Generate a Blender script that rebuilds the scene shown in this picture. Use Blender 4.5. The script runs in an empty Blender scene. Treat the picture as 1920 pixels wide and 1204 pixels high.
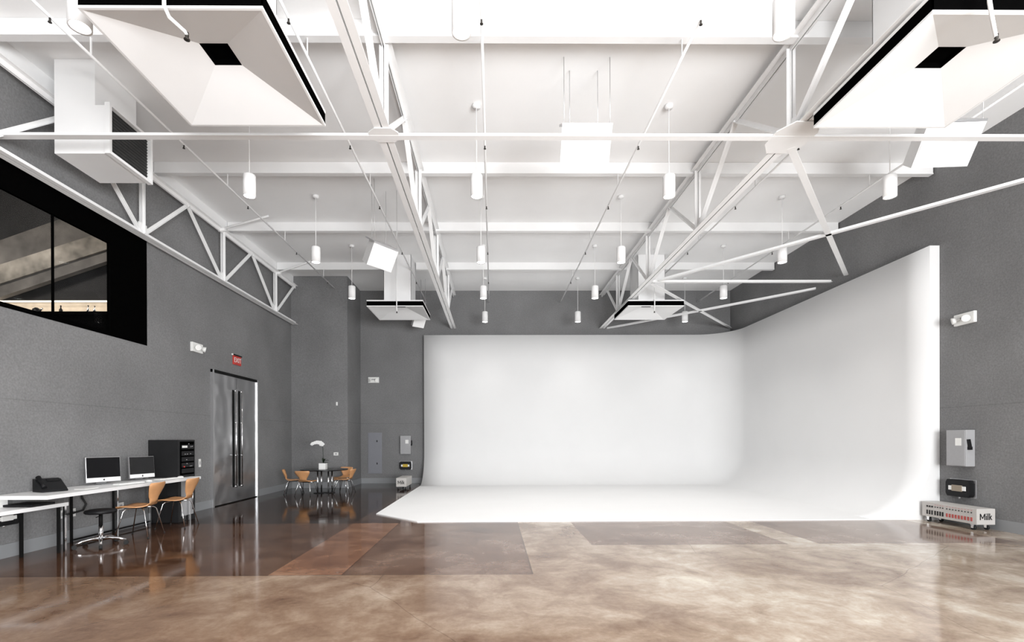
import bpy, bmesh, math, random
from mathutils import Vector, Matrix
random.seed(7)
S = bpy.context.scene
C = S.collection
PI = math.pi

# ------------------------------------------------------------------ camera
f_px, cx, cy = 915.0, 931.19, 824.84
yaw, pitch, roll = 0.0082, -0.0019, 0.0031
def camera_rotation():
    c, s = math.cos(yaw), math.sin(yaw); A = Matrix(((c, -s, 0), (s, c, 0), (0, 0, 1)))
    c, s = math.cos(pitch), math.sin(pitch); B = Matrix(((1, 0, 0), (0, c, s), (0, -s, c)))
    c, s = math.cos(roll), math.sin(roll); D = Matrix(((c, 0, -s), (0, 1, 0), (s, 0, c)))
    R = D @ B @ A                      # world -> (right, forward, up)
    right, fwd, up = Vector(R[0]), Vector(R[1]), Vector(R[2])
    return Matrix((right, up, -fwd)).transposed()
cam_data = bpy.data.cameras.new('camera')
cam = bpy.data.objects.new('camera', cam_data); C.objects.link(cam)
cam.matrix_world = Matrix.Translation((0, 0, 1.4)) @ camera_rotation().to_4x4()
cam_data.sensor_width = 36.0
cam_data.lens = f_px / 1920 * 36.0
cam_data.shift_x = (960 - cx) / 1920
cam_data.shift_y = (cy - 602) / 1920
cam_data.clip_start = 0.05
S.camera = cam

# ------------------------------------------------------------------ world, added fill light, exposure
W = bpy.data.worlds.new('world'); S.world = W; W.use_nodes = True
bg = W.node_tree.nodes['Background']
bg.inputs[0].default_value = (0.95, 0.98, 1.0, 1); bg.inputs[1].default_value = 0.5
S.view_settings.view_transform = 'Standard'
S.view_settings.look = 'None'
S.view_settings.gamma = 1.0
S.view_settings.use_curve_mapping = False
S.view_settings.exposure = 0.14
PENDANT_W = 145.0
DISC_E = 14.0

def area_light(name, loc, rot, sx, sy, e, col=(1, 1, 1)):
    l = bpy.data.lights.new(name, 'AREA'); l.shape = 'RECTANGLE'; l.size = sx; l.size_y = sy
    l.energy = e; l.color = col
    o = bpy.data.objects.new(name, l); C.objects.link(o); o.location = loc; o.rotation_euler = rot
    return o
# added fill light behind the camera, tilted up to brighten the ceiling
area_light('added_upward_fill', (3.8, -4.2, 1.7), (PI/2 + math.radians(33), 0, math.radians(32)), 6.5, 3.2, 2100, (0.98, 0.99, 1.0))

# ------------------------------------------------------------------ materials
def mat(name, col, rough=0.5, metal=0.0, noise=0.0, nscale=20.0, bump=0.0, bscale=60.0, coat=0.0, spec=0.5, emit=None, estr=0.0):
    m = bpy.data.materials.new(name); m.use_nodes = True
    nt = m.node_tree; b = nt.nodes['Principled BSDF']
    b.inputs['Base Color'].default_value = (*col, 1); b.inputs['Roughness'].default_value = rough
    b.inputs['Metallic'].default_value = metal; b.inputs['Coat Weight'].default_value = coat
    b.inputs['Specular IOR Level'].default_value = spec
    tc = nt.nodes.new('ShaderNodeTexCoord')
    n = nt.nodes.new('ShaderNodeTexNoise'); n.inputs['Scale'].default_value = nscale; n.inputs['Detail'].default_value = 4
    nt.links.new(tc.outputs['Object'], n.inputs['Vector'])
    mix = nt.nodes.new('ShaderNodeMixRGB'); mix.blend_type = 'MULTIPLY'; mix.inputs[0].default_value = 1.0
    mr = nt.nodes.new('ShaderNodeMapRange'); mr.inputs[1].default_value = 0.25; mr.inputs[2].default_value = 0.75
    mr.inputs[3].default_value = 1 - max(noise, 0.01); mr.inputs[4].default_value = 1.0
    nt.links.new(n.outputs[0], mr.inputs[0])
    mix.inputs[1].default_value = (*col, 1); nt.links.new(mr.outputs[0], mix.inputs[2])
    nt.links.new(mix.outputs[0], b.inputs['Base Color'])
    if bump:
        n2 = nt.nodes.new('ShaderNodeTexNoise'); n2.inputs['Scale'].default_value = bscale; n2.inputs['Detail'].default_value = 5
        nt.links.new(tc.outputs['Object'], n2.inputs['Vector'])
        bp = nt.nodes.new('ShaderNodeBump'); bp.inputs['Strength'].default_value = bump; bp.inputs['Distance'].default_value = 0.01
        nt.links.new(n2.outputs[0], bp.inputs['Height']); nt.links.new(bp.outputs[0], b.inputs['Normal'])
    if emit:
        b.inputs['Emission Color'].default_value = (*emit, 1); b.inputs['Emission Strength'].default_value = estr
    return m

M = {}
M['ceiling'] = mat('ceiling_paint', (0.92, 0.92, 0.92), 0.85, noise=0.04, nscale=1.2, bump=0.05, bscale=30)
M['white_steel'] = mat('white_painted_steel', (0.87, 0.87, 0.87), 0.45, noise=0.03, nscale=6)
M['white_sheet'] = mat('white_sheet_metal', (0.84, 0.84, 0.84), 0.5, noise=0.03, nscale=3)
M['cyc'] = mat('cyclorama_white_paint', (0.79, 0.79, 0.79), 0.6, noise=0.03, nscale=1.0, spec=0.3)
M['base'] = mat('grey_baseboard_paint', (0.27, 0.28, 0.29), 0.5, noise=0.08, nscale=3)
M['black'] = mat('matte_black', (0.004, 0.004, 0.004), 0.7, noise=0.1, spec=0.2)
M['void'] = mat('black_void_paint', (0.0015, 0.0015, 0.0015), 0.95, noise=0.1, spec=0.0)
M['black_gloss'] = mat('black_gloss_laminate', (0.012, 0.012, 0.013), 0.22, noise=0.1)
M['black_plastic'] = mat('black_plastic', (0.008, 0.008, 0.009), 0.5, noise=0.1, spec=0.25)
M['grille'] = mat('dark_grille', (0.03, 0.03, 0.03), 0.6, noise=0.3, nscale=80)
M['chrome'] = mat('chrome', (0.82, 0.82, 0.83), 0.12, 1.0, noise=0.03)
M['alu'] = mat('brushed_aluminium', (0.62, 0.62, 0.63), 0.35, 0.85, noise=0.05)
M['ply'] = mat('beech_plywood', (0.66, 0.34, 0.155), 0.4, noise=0.15, nscale=9, coat=0.15)
M['desk'] = mat('white_desk_laminate', (0.80, 0.80, 0.80), 0.35, noise=0.02)
M['screen'] = mat('dark_screen_glass', (0.006, 0.006, 0.007), 0.12, noise=0.05)
M['rack'] = mat('charcoal_rack_paint', (0.016, 0.016, 0.017), 0.5, noise=0.3, nscale=4, spec=0.25)
M['box'] = mat('grey_enclosure_paint', (0.36, 0.36, 0.37), 0.45, noise=0.05)
M['panel'] = mat('blue_grey_panel_paint', (0.22, 0.225, 0.25), 0.5, noise=0.05)
M['white_plastic'] = mat('white_plastic', (0.82, 0.82, 0.80), 0.4, noise=0.02)
M['red'] = mat('red_plastic', (0.55, 0.05, 0.04), 0.4, noise=0.05)
M['exit_red'] = mat('exit_sign_red_lettering', (0.5, 0.04, 0.04), 0.5, noise=0.05, emit=(1, 0.05, 0.05), estr=0.5)
M['yellow'] = mat('yellow_socket_plastic', (0.55, 0.38, 0.03), 0.5, noise=0.05)
M['tan'] = mat('tan_socket_plastic', (0.30, 0.25, 0.19), 0.5, noise=0.05)
M['leaf'] = mat('dark_green_leaf', (0.012, 0.025, 0.012), 0.4, noise=0.3)
M['petal'] = mat('white_petal', (0.85, 0.85, 0.84), 0.6, noise=0.05)
M['ceramic'] = mat('white_ceramic', (0.84, 0.84, 0.83), 0.25, noise=0.02)
M['rubber'] = mat('black_rubber', (0.01, 0.01, 0.01), 0.7, noise=0.1)
M['cart'] = mat('light_grey_cart_paint', (0.52, 0.50, 0.48), 0.45, noise=0.05)
M['concrete'] = mat('old_board_marked_concrete', (0.46, 0.42, 0.36), 0.8, noise=0.8, nscale=3.5, bump=0.2, bscale=20)
M['concrete_mid'] = mat('grey_concrete', (0.20, 0.185, 0.17), 0.8, noise=0.75, nscale=2.5, bump=0.2, bscale=20)
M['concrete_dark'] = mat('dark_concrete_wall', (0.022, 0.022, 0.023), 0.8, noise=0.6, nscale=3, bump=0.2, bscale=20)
M['splash'] = mat('beige_stone_backsplash', (0.6, 0.52, 0.42), 0.5, noise=0.3, nscale=6)
M['disc'] = mat('lamp_diffuser', (0.9, 0.9, 0.9), 0.5, noise=0.01, emit=(1, 0.99, 0.97), estr=DISC_E)
M['tube'] = mat('counter_light_tube', (0.9, 0.9, 0.9), 0.5, noise=0.01, emit=(1, 0.9, 0.75), estr=2.5)
M['head'] = mat('dark_brass_sprinkler', (0.05, 0.045, 0.04), 0.4, 0.6, noise=0.1)

def glass_mat():
    m = bpy.data.materials.new('clear_window_glass'); m.use_nodes = True; nt = m.node_tree
    for n in list(nt.nodes): nt.nodes.remove(n)
    o = nt.nodes.new('ShaderNodeOutputMaterial'); mx = nt.nodes.new('ShaderNodeMixShader')
    t = nt.nodes.new('ShaderNodeBsdfTransparent'); g = nt.nodes.new('ShaderNodeBsdfGlossy')
    g.inputs['Roughness'].default_value = 0.02
    fr = nt.nodes.new('ShaderNodeFresnel'); fr.inputs[0].default_value = 1.08
    t.inputs[0].default_value = (0.93, 0.93, 0.93, 1)
    nt.links.new(fr.outputs[0], mx.inputs[0]); nt.links.new(t.outputs[0], mx.inputs[1]); nt.links.new(g.outputs[0], mx.inputs[2])
    nt.links.new(mx.outputs[0], o.inputs[0]); return m
M['glass'] = glass_mat()

def wall_mat():
    m = mat('grey_felt_wall', (0.13, 0.13, 0.132), 0.92, noise=0.0, spec=0.15)
    nt = m.node_tree; b = nt.nodes['Principled BSDF']
    tc = nt.nodes.new('ShaderNodeTexCoord')
    n1 = nt.nodes.new('ShaderNodeTexNoise'); n1.inputs['Scale'].default_value = 38; n1.inputs['Detail'].default_value = 6; n1.inputs['Roughness'].default_value = 0.7
    n2 = nt.nodes.new('ShaderNodeTexNoise'); n2.inputs['Scale'].default_value = 0.9; n2.inputs['Detail'].default_value = 3
    nt.links.new(tc.outputs['Object'], n1.inputs['Vector']); nt.links.new(tc.outputs['Object'], n2.inputs['Vector'])
    r1 = nt.nodes.new('ShaderNodeMapRange'); r1.inputs[1].default_value = .3; r1.inputs[2].default_value = .7; r1.inputs[3].default_value = .8; r1.inputs[4].default_value = 1.2
    r2 = nt.nodes.new('ShaderNodeMapRange'); r2.inputs[1].default_value = .3; r2.inputs[2].default_value = .7; r2.inputs[3].default_value = .9; r2.inputs[4].default_value = 1.1
    nt.links.new(n1.outputs[0], r1.inputs[0]); nt.links.new(n2.outputs[0], r2.inputs[0])
    mu = nt.nodes.new('ShaderNodeMath'); mu.operation = 'MULTIPLY'
    nt.links.new(r1.outputs[0], mu.inputs[0]); nt.links.new(r2.outputs[0], mu.inputs[1])
    # horizontal seam of the wall covering at about 1.9 m
    sx = nt.nodes.new('ShaderNodeSeparateXYZ'); nt.links.new(tc.outputs['Object'], sx.inputs[0])
    a = nt.nodes.new('ShaderNodeMath'); a.operation = 'SUBTRACT'; a.inputs[1].default_value = 1.9; nt.links.new(sx.outputs[2], a.inputs[0])
    ab = nt.nodes.new('ShaderNodeMath'); ab.operation = 'ABSOLUTE'; nt.links.new(a.outputs[0], ab.inputs[0])
    lt = nt.nodes.new('ShaderNodeMath'); lt.operation = 'LESS_THAN'; lt.inputs[1].default_value = 0.008; nt.links.new(ab.outputs[0], lt.inputs[0])
    sm = nt.nodes.new('ShaderNodeMath'); sm.operation = 'MULTIPLY_ADD'; sm.inputs[1].default_value = -0.14; sm.inputs[2].default_value = 1.0
    nt.links.new(lt.outputs[0], sm.inputs[0])
    mu2 = nt.nodes.new('ShaderNodeMath'); mu2.operation = 'MULTIPLY'
    nt.links.new(mu.outputs[0], mu2.inputs[0]); nt.links.new(sm.outputs[0], mu2.inputs[1])
    mc = nt.nodes.new('ShaderNodeMixRGB'); mc.blend_type = 'MULTIPLY'; mc.inputs[0].default_value = 1; mc.inputs[1].default_value = (0.20, 0.20, 0.202, 1)
    nt.links.new(mu2.outputs[0], mc.inputs[2]); nt.links.new(mc.outputs[0], b.inputs['Base Color'])
    bp = nt.nodes.new('ShaderNodeBump'); bp.inputs['Strength'].default_value = .35; bp.inputs['Distance'].default_value = .01
    nt.links.new(n1.outputs[0], bp.inputs['Height']); nt.links.new(bp.outputs[0], b.inputs['Normal'])
    return m
M['wall'] = wall_mat()

def steel_door_mat():
    m = mat('brushed_stainless_steel', (0.62, 0.62, 0.63), 0.33, 1.0, noise=0.0)
    nt = m.node_tree; b = nt.nodes['Principled BSDF']
    tc = nt.nodes.new('ShaderNodeTexCoord'); mp = nt.nodes.new('ShaderNodeMapping'); mp.inputs['Scale'].default_value = (1, 90, 1.2)
    n = nt.nodes.new('ShaderNodeTexNoise'); n.inputs['Scale'].default_value = 3; n.inputs['Detail'].default_value = 4
    nt.links.new(tc.outputs['Object'], mp.inputs[0]); nt.links.new(mp.outputs[0], n.inputs['Vector'])
    n3 = nt.nodes.new('ShaderNodeTexNoise'); n3.inputs['Scale'].default_value = 1.6; n3.inputs['Detail'].default_value = 1
    nt.links.new(tc.outputs['Object'], n3.inputs['Vector'])
    b1 = nt.nodes.new('ShaderNodeBump'); b1.inputs['Strength'].default_value = .25; b1.inputs['Distance'].default_value = .32
    nt.links.new(n3.outputs[0], b1.inputs['Height'])
    b2 = nt.nodes.new('ShaderNodeBump'); b2.inputs['Strength'].default_value = .12; b2.inputs['Distance'].default_value = .004
    nt.links.new(n.outputs[0], b2.inputs['Height']); nt.links.new(b1.outputs[0], b2.inputs['Normal'])
    nt.links.new(b2.outputs[0], b.inputs['Normal'])
    return m
M['steel'] = steel_door_mat()

def floor_mat():
    m = bpy.data.materials.new('polished_stained_concrete'); m.use_nodes = True; nt = m.node_tree
    b = nt.nodes['Principled BSDF']; L = nt.links.new
    tc = nt.nodes.new('ShaderNodeTexCoord'); sp = nt.nodes.new('ShaderNodeSeparateXYZ'); L(tc.outputs['Object'], sp.inputs[0])
    def noise(scale, detail, rough=.55, dist=0.0, vs=None):
        n = nt.nodes.new('ShaderNodeTexNoise'); n.inputs['Scale'].default_value = scale; n.inputs['Detail'].default_value = detail
        n.inputs['Roughness'].default_value = rough; n.inputs['Distortion'].default_value = dist
        if vs:
            mp = nt.nodes.new('ShaderNodeMapping'); mp.inputs['Scale'].default_value = vs; L(tc.outputs['Object'], mp.inputs[0]); L(mp.outputs[0], n.inputs['Vector'])
        else: L(tc.outputs['Object'], n.inputs['Vector'])
        return n.outputs[0]
    def math_(op, a, c=None, d=None):
        n = nt.nodes.new('ShaderNodeMath'); n.operation = op
        for i, v in enumerate((a, c, d)):
            if v is None: continue
            if isinstance(v, (int, float)): n.inputs[i].default_value = v
            else: L(v, n.inputs[i])
        return n.outputs[0]
    def box(x0, x1, y0, y1):
        s = math_('MULTIPLY', math_('GREATER_THAN', sp.outputs[0], x0), math_('LESS_THAN', sp.outputs[0], x1))
        t = math_('MULTIPLY', math_('GREATER_THAN', sp.outputs[1], y0), math_('LESS_THAN', sp.outputs[1], y1))
        return math_('MULTIPLY', s, t)
    big = noise(0.7, 5, .6, .6); mid = noise(2.6, 7, .65, .5); fine = noise(22, 5, .7)
    cr = nt.nodes.new('ShaderNodeValToRGB'); e = cr.color_ramp.elements
    e[0].position = .34; e[0].color = (0.115, 0.07, 0.048, 1); e[1].position = .66; e[1].color = (0.46, 0.415, 0.35, 1)
    x = cr.color_ramp.elements.new(.5); x.color = (0.27, 0.21, 0.16, 1)
    v = math_('ADD', math_('MULTIPLY', big, .45), math_('ADD', math_('MULTIPLY', mid, .42), math_('MULTIPLY', fine, .13)))
    L(v, cr.inputs[0])
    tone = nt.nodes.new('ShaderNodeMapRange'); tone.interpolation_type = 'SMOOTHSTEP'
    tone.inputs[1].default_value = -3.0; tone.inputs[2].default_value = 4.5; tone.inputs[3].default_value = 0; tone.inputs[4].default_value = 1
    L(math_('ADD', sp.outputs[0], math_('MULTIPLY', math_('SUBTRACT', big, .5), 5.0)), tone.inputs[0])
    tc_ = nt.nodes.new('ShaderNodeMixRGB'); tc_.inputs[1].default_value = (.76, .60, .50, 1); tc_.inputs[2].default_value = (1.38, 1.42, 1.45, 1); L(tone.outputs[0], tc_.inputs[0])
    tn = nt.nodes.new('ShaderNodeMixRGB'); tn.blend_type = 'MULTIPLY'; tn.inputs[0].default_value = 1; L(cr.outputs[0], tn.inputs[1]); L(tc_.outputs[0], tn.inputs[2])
    # slabs stained darker, each with its own tone; far left carries painted reflection
    dark = nt.nodes.new('ShaderNodeMixRGB'); dark.blend_type = 'MULTIPLY'; dark.inputs[2].default_value = (0.40, 0.31, 0.27, 1)
    wl = nt.nodes.new('ShaderNodeMath')
    left = box(-20, -2.32, 5.03, 30)
    L(left, dark.inputs[0]); L(tn.outputs[0], dark.inputs[1])
    d2 = nt.nodes.new('ShaderNodeMixRGB'); d2.blend_type = 'MULTIPLY'; d2.inputs[2].default_value = (0.55, 0.47, 0.46, 1)
    s = math_('ADD', box(-1.56, 0.41, 5.05, 30), math_('ADD', box(1.30, 3.90, 6.41, 30), box(4.32, 7.0, 6.42, 30)))
    L(s, d2.inputs[0]); L(dark.outputs[0], d2.inputs[1])
    d3 = nt.nodes.new('ShaderNodeMixRGB'); d3.blend_type = 'MULTIPLY'; d3.inputs[2].default_value = (0.25, 0.2, 0.18, 1)
    L(math_('MULTIPLY', box(-20, -1.56, 8.15, 30), 1.0), d3.inputs[0]); L(d2.outputs[0], d3.inputs[1])  # far-left floor darkened in the colour for its reflection of the grey wall
    d4 = nt.nodes.new('ShaderNodeMixRGB'); d4.blend_type = 'MULTIPLY'; d4.inputs[2].default_value = (0.9, 0.68, 0.58, 1)
    L(box(-2.32, -1.56, 5.05, 8.15), d4.inputs[0]); L(d3.outputs[0], d4.inputs[1])
    # saw cuts and hairline cracks
    def line_x(x0, y0, y1, w=.008): return box(x0 - w, x0 + w, y0, y1)
    def line_y(y0, x0, x1, w=.008): return box(x0, x1, y0 - w, y0 + w)
    cuts = math_('ADD', line_y(5.04, -5.81, .41), math_('ADD', line_x(.41, 5.05, 9), math_('ADD', line_y(6.41, 1.3, 3.9), line_x(-1.56, 5.04, 9))))
    wv = nt.nodes.new('ShaderNodeTexVoronoi'); wv.feature = 'DISTANCE_TO_EDGE'; wv.inputs['Scale'].default_value = .33
    mpv = nt.nodes.new('ShaderNodeMixRGB'); mpv.inputs[0].default_value = .12
    nn = nt.nodes.new('ShaderNodeTexNoise'); nn.inputs['Scale'].default_value = 1.5; L(tc.outputs['Object'], nn.inputs['Vector'])
    L(tc.outputs['Object'], mpv.inputs[1]); L(nn.outputs[1], mpv.inputs[2]); L(mpv.outputs[0], wv.inputs['Vector'])
    crack = math_('MULTIPLY', math_('LESS_THAN', wv.outputs[0], .0011), .4)
    ln = nt.nodes.new('ShaderNodeMixRGB'); ln.blend_type = 'MULTIPLY'; ln.inputs[2].default_value = (0.3, 0.25, 0.22, 1)
    L(math_('MINIMUM', math_('ADD', math_('MULTIPLY', cuts, .7), crack), 1.0), ln.inputs[0]); L(d4.outputs[0], ln.inputs[1])
    L(ln.outputs[0], b.inputs['Base Color'])
    rr = nt.nodes.new('ShaderNodeMapRange'); rr.inputs[1].default_value = .3; rr.inputs[2].default_value = .7; rr.inputs[3].default_value = .05; rr.inputs[4].default_value = .14
    L(mid, rr.inputs[0]); L(rr.outputs[0], b.inputs['Roughness'])
    b.inputs['IOR'].default_value = 1.40; b.inputs['Specular IOR Level'].default_value = .44
    bp = nt.nodes.new('ShaderNodeBump'); bp.inputs['Strength'].default_value = .05; bp.inputs['Distance'].default_value = .01
    L(noise(5, 3), bp.inputs['Height']); L(bp.outputs[0], b.inputs['Normal'])
    return m
M['floor'] = floor_mat()

# ------------------------------------------------------------------ mesh helpers
class MB:
    def __init__(s): s.bm = bmesh.new()
    def _xf(s, vs, mtx):
        if mtx is not None:
            for v in vs: v.co = mtx @ v.co
    def box(s, x0, x1, y0, y1, z0, z1, mtx=None, bevel=0.0):
        vs = [s.bm.verts.new(p) for p in ((x0,y0,z0),(x1,y0,z0),(x1,y1,z0),(x0,y1,z0),(x0,y0,z1),(x1,y0,z1),(x1,y1,z1),(x0,y1,z1))]
        fs = [s.bm.faces.new([vs[i] for i in q]) for q in ((0,3,2,1),(4,5,6,7),(0,1,5,4),(1,2,6,5),(2,3,7,6),(3,0,4,7))]
        s._xf(vs, mtx)
        if bevel:
            es = list({e for f in fs for e in f.edges})
            bmesh.ops.bevel(s.bm, geom=es, offset=bevel, segments=2, affect='EDGES', profile=.6)
        return s
    def quad(s, *pts):
        s.bm.faces.new([s.bm.verts.new(p) for p in pts]); return s
    def bar(s, a, b, w, h, up=(0, 0, 1)):
        a, b = Vector(a), Vector(b); d = (b - a); ln = d.length; d.normalize(); up = Vector(up)
        if abs(d.dot(up)) > .99: up = Vector((0, 1, 0))
        sd = d.cross(up).normalized(); u = sd.cross(d).normalized()
        m = Matrix((sd, d, u)).transposed().to_4x4(); m.translation = a
        return s.box(-w/2, w/2, 0, ln, -h/2, h/2, m)
    def tube(s, pts, r, seg=10, radii=None):
        pts = [Vector(p) for p in pts]; rings = []
        prev = None
        for i, p in enumerate(pts):
            if i == 0: d = pts[1] - p
            elif i == len(pts) - 1: d = p - pts[i-1]
            else: d = (pts[i+1] - p).normalized() + (p - pts[i-1]).normalized()
            d.normalize()
            if prev is None:
                u = d.orthogonal().normalized()
            else:
                u = (prev - d * prev.dot(d)).normalized()
            prev = u; w = d.cross(u); rad = radii[i] if radii else r
            rings.append([s.bm.verts.new(p + (u*math.cos(2*PI*k/seg) + w*math.sin(2*PI*k/seg)) * rad) for k in range(seg)])
        for A, B in zip(rings, rings[1:]):
            for k in range(seg):
                f = s.bm.faces.new((A[k], A[(k+1) % seg], B[(k+1) % seg], B[k])); f.smooth = True
        s.bm.faces.new(rings[0][::-1]); s.bm.faces.new(rings[-1]); return s
    def lathe(s, prof, seg=28, c=(0, 0, 0), smooth=True):
        c = Vector(c); rings = []
        for r, z in prof:
            if r < 1e-6: rings.append([s.bm.verts.new(c + Vector((0, 0, z)))])
            else: rings.append([s.bm.verts.new(c + Vector((r*math.cos(2*PI*k/seg), r*math.sin(2*PI*k/seg), z))) for k in range(seg)])
        for A, B in zip(rings, rings[1:]):
            for k in range(seg):
                k2 = (k+1) % seg
                if len(A) == 1 and len(B) == 1: continue
                if len(A) == 1: f = s.bm.faces.new((A[0], B[k], B[k2]))
                elif len(B) == 1: f = s.bm.faces.new((A[k], A[k2], B[0]))
                else: f = s.bm.faces.new((A[k], A[k2], B[k2], B[k]))
                f.smooth = smooth
        return s
    def prism(s, pts, z0, z1, mtx=None):
        a = [s.bm.verts.new((x, y, z0)) for x, y in pts]; b = [s.bm.verts.new((x, y, z1)) for x, y in pts]
        s.bm.faces.new(a[::-1]); s.bm.faces.new(b); n = len(pts)
        for i in range(n): s.bm.faces.new((a[i], a[(i+1) % n], b[(i+1) % n], b[i]))
        s._xf(a + b, mtx); return s
    def build(s, name, m, parent=None, loc=None):
        bmesh.ops.recalc_face_normals(s.bm, faces=s.bm.faces[:])
        me = bpy.data.meshes.new(name); s.bm.to_mesh(me); s.bm.free(); me.materials.append(m)
        o = bpy.data.objects.new(name, me); C.objects.link(o)
        if parent: o.parent = parent
        if loc: o.location = loc
        return o
def tag(o, label=None, cat=None, group=None, kind=None):
    if label: o['label'] = label
    if cat: o['category'] = cat
    if group: o['group'] = group
    if kind: o['kind'] = kind
    return o
def thing(name, label, cat, loc=(0, 0, 0), rz=0.0, group=None):
    o = bpy.data.objects.new(name, None); C.objects.link(o); o.location = loc; o.rotation_euler = (0, 0, rz)
    o.empty_display_size = .1
    return tag(o, label, cat, group)
def struct(name, mb, m): return tag(mb.build(name, m), kind='structure')
def copy_tree(o, parent=None):
    c = o.copy(); C.objects.link(c)
    if parent: c.parent = parent
    for ch in list(o.children): copy_tree(ch, c)
    return c
def text(name, body, size, m, parent, loc, rot, extrude=0.001, bold=False):
    cu = bpy.data.curves.new(name, 'FONT'); cu.body = body; cu.size = size; cu.extrude = extrude
    cu.align_x = 'CENTER'; cu.align_y = 'CENTER'
    if bold: cu.offset = size * 0.004
    tmp = bpy.data.objects.new(name, cu); C.objects.link(tmp)
    bpy.context.view_layer.update()
    me = bpy.data.meshes.new_from_object(tmp.evaluated_get(bpy.context.evaluated_depsgraph_get()))
    bpy.data.objects.remove(tmp); me.materials.clear(); me.materials.append(m)
    o = bpy.data.objects.new(name, me); C.objects.link(o); o.parent = parent; o.location = loc; o.rotation_euler = rot
    return o

XL, XR, YB, ZC = -5.81, 7.61, 15.55, 6.12
Y0 = -4.5
YBUMP, XBUMP = 14.15, -4.19
# ------------------------------------------------------------------ room shell
f = MB(); f.quad((XL - .3, Y0, 0), (XR + .3, Y0, 0), (XR + .3, YB + .3, 0), (XL - .3, YB + .3, 0)); f.box(XL - .3, XR + .3, Y0, YB + .3, -.2, -.001); struct('floor', f, M['floor'])
c = MB(); c.box(XL - .3, XR + .3, Y0, YB + .3, ZC, ZC + .2); struct('ceiling', c, M['ceiling'])
w = MB()      # left wall with the opening of the upper window (y 2.5..8.26, z 2.985..4.74)
w.box(XL - .3, XL, Y0, YBUMP, 0, 2.985); w.box(XL - .3, XL, Y0, YBUMP, 4.74, ZC)
w.box(XL - .3, XL, Y0, 2.5, 2.985, 4.74); w.box(XL - .3, XL, 8.26, YBUMP, 2.985, 4.74)
struct('wall_left', w, M['wall'])
w = MB(); w.box(XR, XR + .3, Y0, YB + .3, 0, ZC); struct('wall_right', w, M['wall'])
w = MB(); w.box(XBUMP, XR, YB, YB + .3, 0, ZC); struct('wall_back', w, M['wall'])
w = MB(); w.box(XL - .3, XBUMP, YBUMP, YB + .3, 0, ZC); struct('wall_corner', w, M['wall'])
b = MB(); b.box(XL, XL + .014, Y0, 10.10, 0, .165); b.box(XL, XL + .014, 12.07, YBUMP, 0, .165); struct('baseboard_left', b, M['base'])
b = MB(); b.box(XL + .014, XBUMP + .014, YBUMP - .014, YBUMP, 0, .165); b.box(XBUMP, XBUMP + .014, YBUMP, YB, 0, .165); struct('baseboard_corner', b, M['base'])
b = MB(); b.box(XBUMP + .014, -2.2, YB - .014, YB, 0, .165); struct('baseboard_back', b, M['base'])
b = MB(); b.box(XR - .014, XR, Y0, 8.2, 0, .165); struct('baseboard_right', b, M['base'])
t = MB(); t.box(XL, XL + .07, Y0, YBUMP, 5.90, ZC); struct('trim_1', t, M['ceiling'])

# ------------------------------------------------------------------ upper window and the room behind it
wn = bpy.data.objects.new('window_1', None); C.objects.link(wn); wn.location = (XL, 5.5, 2.98); tag(wn, kind='structure')
def at(o, px): o.matrix_parent_inverse = Matrix.Translation(-px.location); return o
fr = MB()
for (a, b_, z0, z1) in ((2.5, 8.26, 4.395, 4.74), (2.5, 8.26, 2.985, 3.045), (7.475, 8.26, 3.045, 4.395), (2.5, 2.8, 3.045, 4.395)):
    fr.box(XL - .05, XL + .004, a, b_, z0, z1)
o = fr.build('window_frame', M['void'], wn); at(o, wn)
g = MB(); g.box(XL - .032, XL - .022, 2.8, 7.475, 3.045, 4.395); o = g.build('pane', M['glass'], wn); at(o, wn)
g = MB(); g.box(XL - .04, XL - .015, 6.525, 6.545, 3.045, 4.395); o = g.build('mullion', M['void'], wn); at(o, wn)
XF = -11.5
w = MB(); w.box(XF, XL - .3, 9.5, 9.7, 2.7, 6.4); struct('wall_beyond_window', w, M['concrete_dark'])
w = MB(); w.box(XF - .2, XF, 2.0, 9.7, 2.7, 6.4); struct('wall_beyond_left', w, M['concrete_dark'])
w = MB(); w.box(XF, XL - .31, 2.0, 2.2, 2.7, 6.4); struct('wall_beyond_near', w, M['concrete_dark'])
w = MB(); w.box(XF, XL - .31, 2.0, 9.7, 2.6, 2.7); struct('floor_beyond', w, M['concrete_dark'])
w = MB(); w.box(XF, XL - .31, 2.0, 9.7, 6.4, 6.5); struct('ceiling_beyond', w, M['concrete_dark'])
st = thing('concrete_stair', 'sloping board-marked concrete stair flight seen through the upper window', 'stairs', (-8.5, 9.3, 3.78))
def slope(name, zl0, zl1, zr0, zr1, y0, y1, m):     # band from x=-11 to x=-6.4, heights given at -9.4 and -7.3
    mb = MB()
    def z(a, b, x): return a + (b - a) * (x + 9.4) / 2.1
    P = [(x, y, z(a, b, x)) for y in (y0, y1) for (x, a, b) in ((-9.45, zl0, zr0), (-6.2, zl0, zr0), (-6.2, zl1, zr1), (-9.45, zl1, zr1))]
    vs = [mb.bm.verts.new(p) for p in P]
    for q in ((0,1,2,3),(4,7,6,5),(0,4,5,1),(1,5,6,2),(2,6,7,3),(3,7,4,0)): mb.bm.faces.new([vs[i] for i in q])
    o = mb.build(name, m, st); return at(o, st)
slope('lower_edge', 4.08, 4.33, 4.79, 5.0, 9.31, 9.42, M['concrete_mid'])
slope('stringer', 4.31, 4.67, 4.99, 5.34, 9.27, 9.42, M['concrete'])
slope('parapet', 4.67, 5.15, 5.34, 5.90, 9.31, 9.42, M['concrete_mid'])
sp_ = MB(); sp_.box(-11, -7.0, 9.44, 9.498, 3.72, 4.05); tag(sp_.build('backsplash', M['splash']), 'lit beige stone backsplash strip behind the counter in the upper window', 'backsplash')
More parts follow.
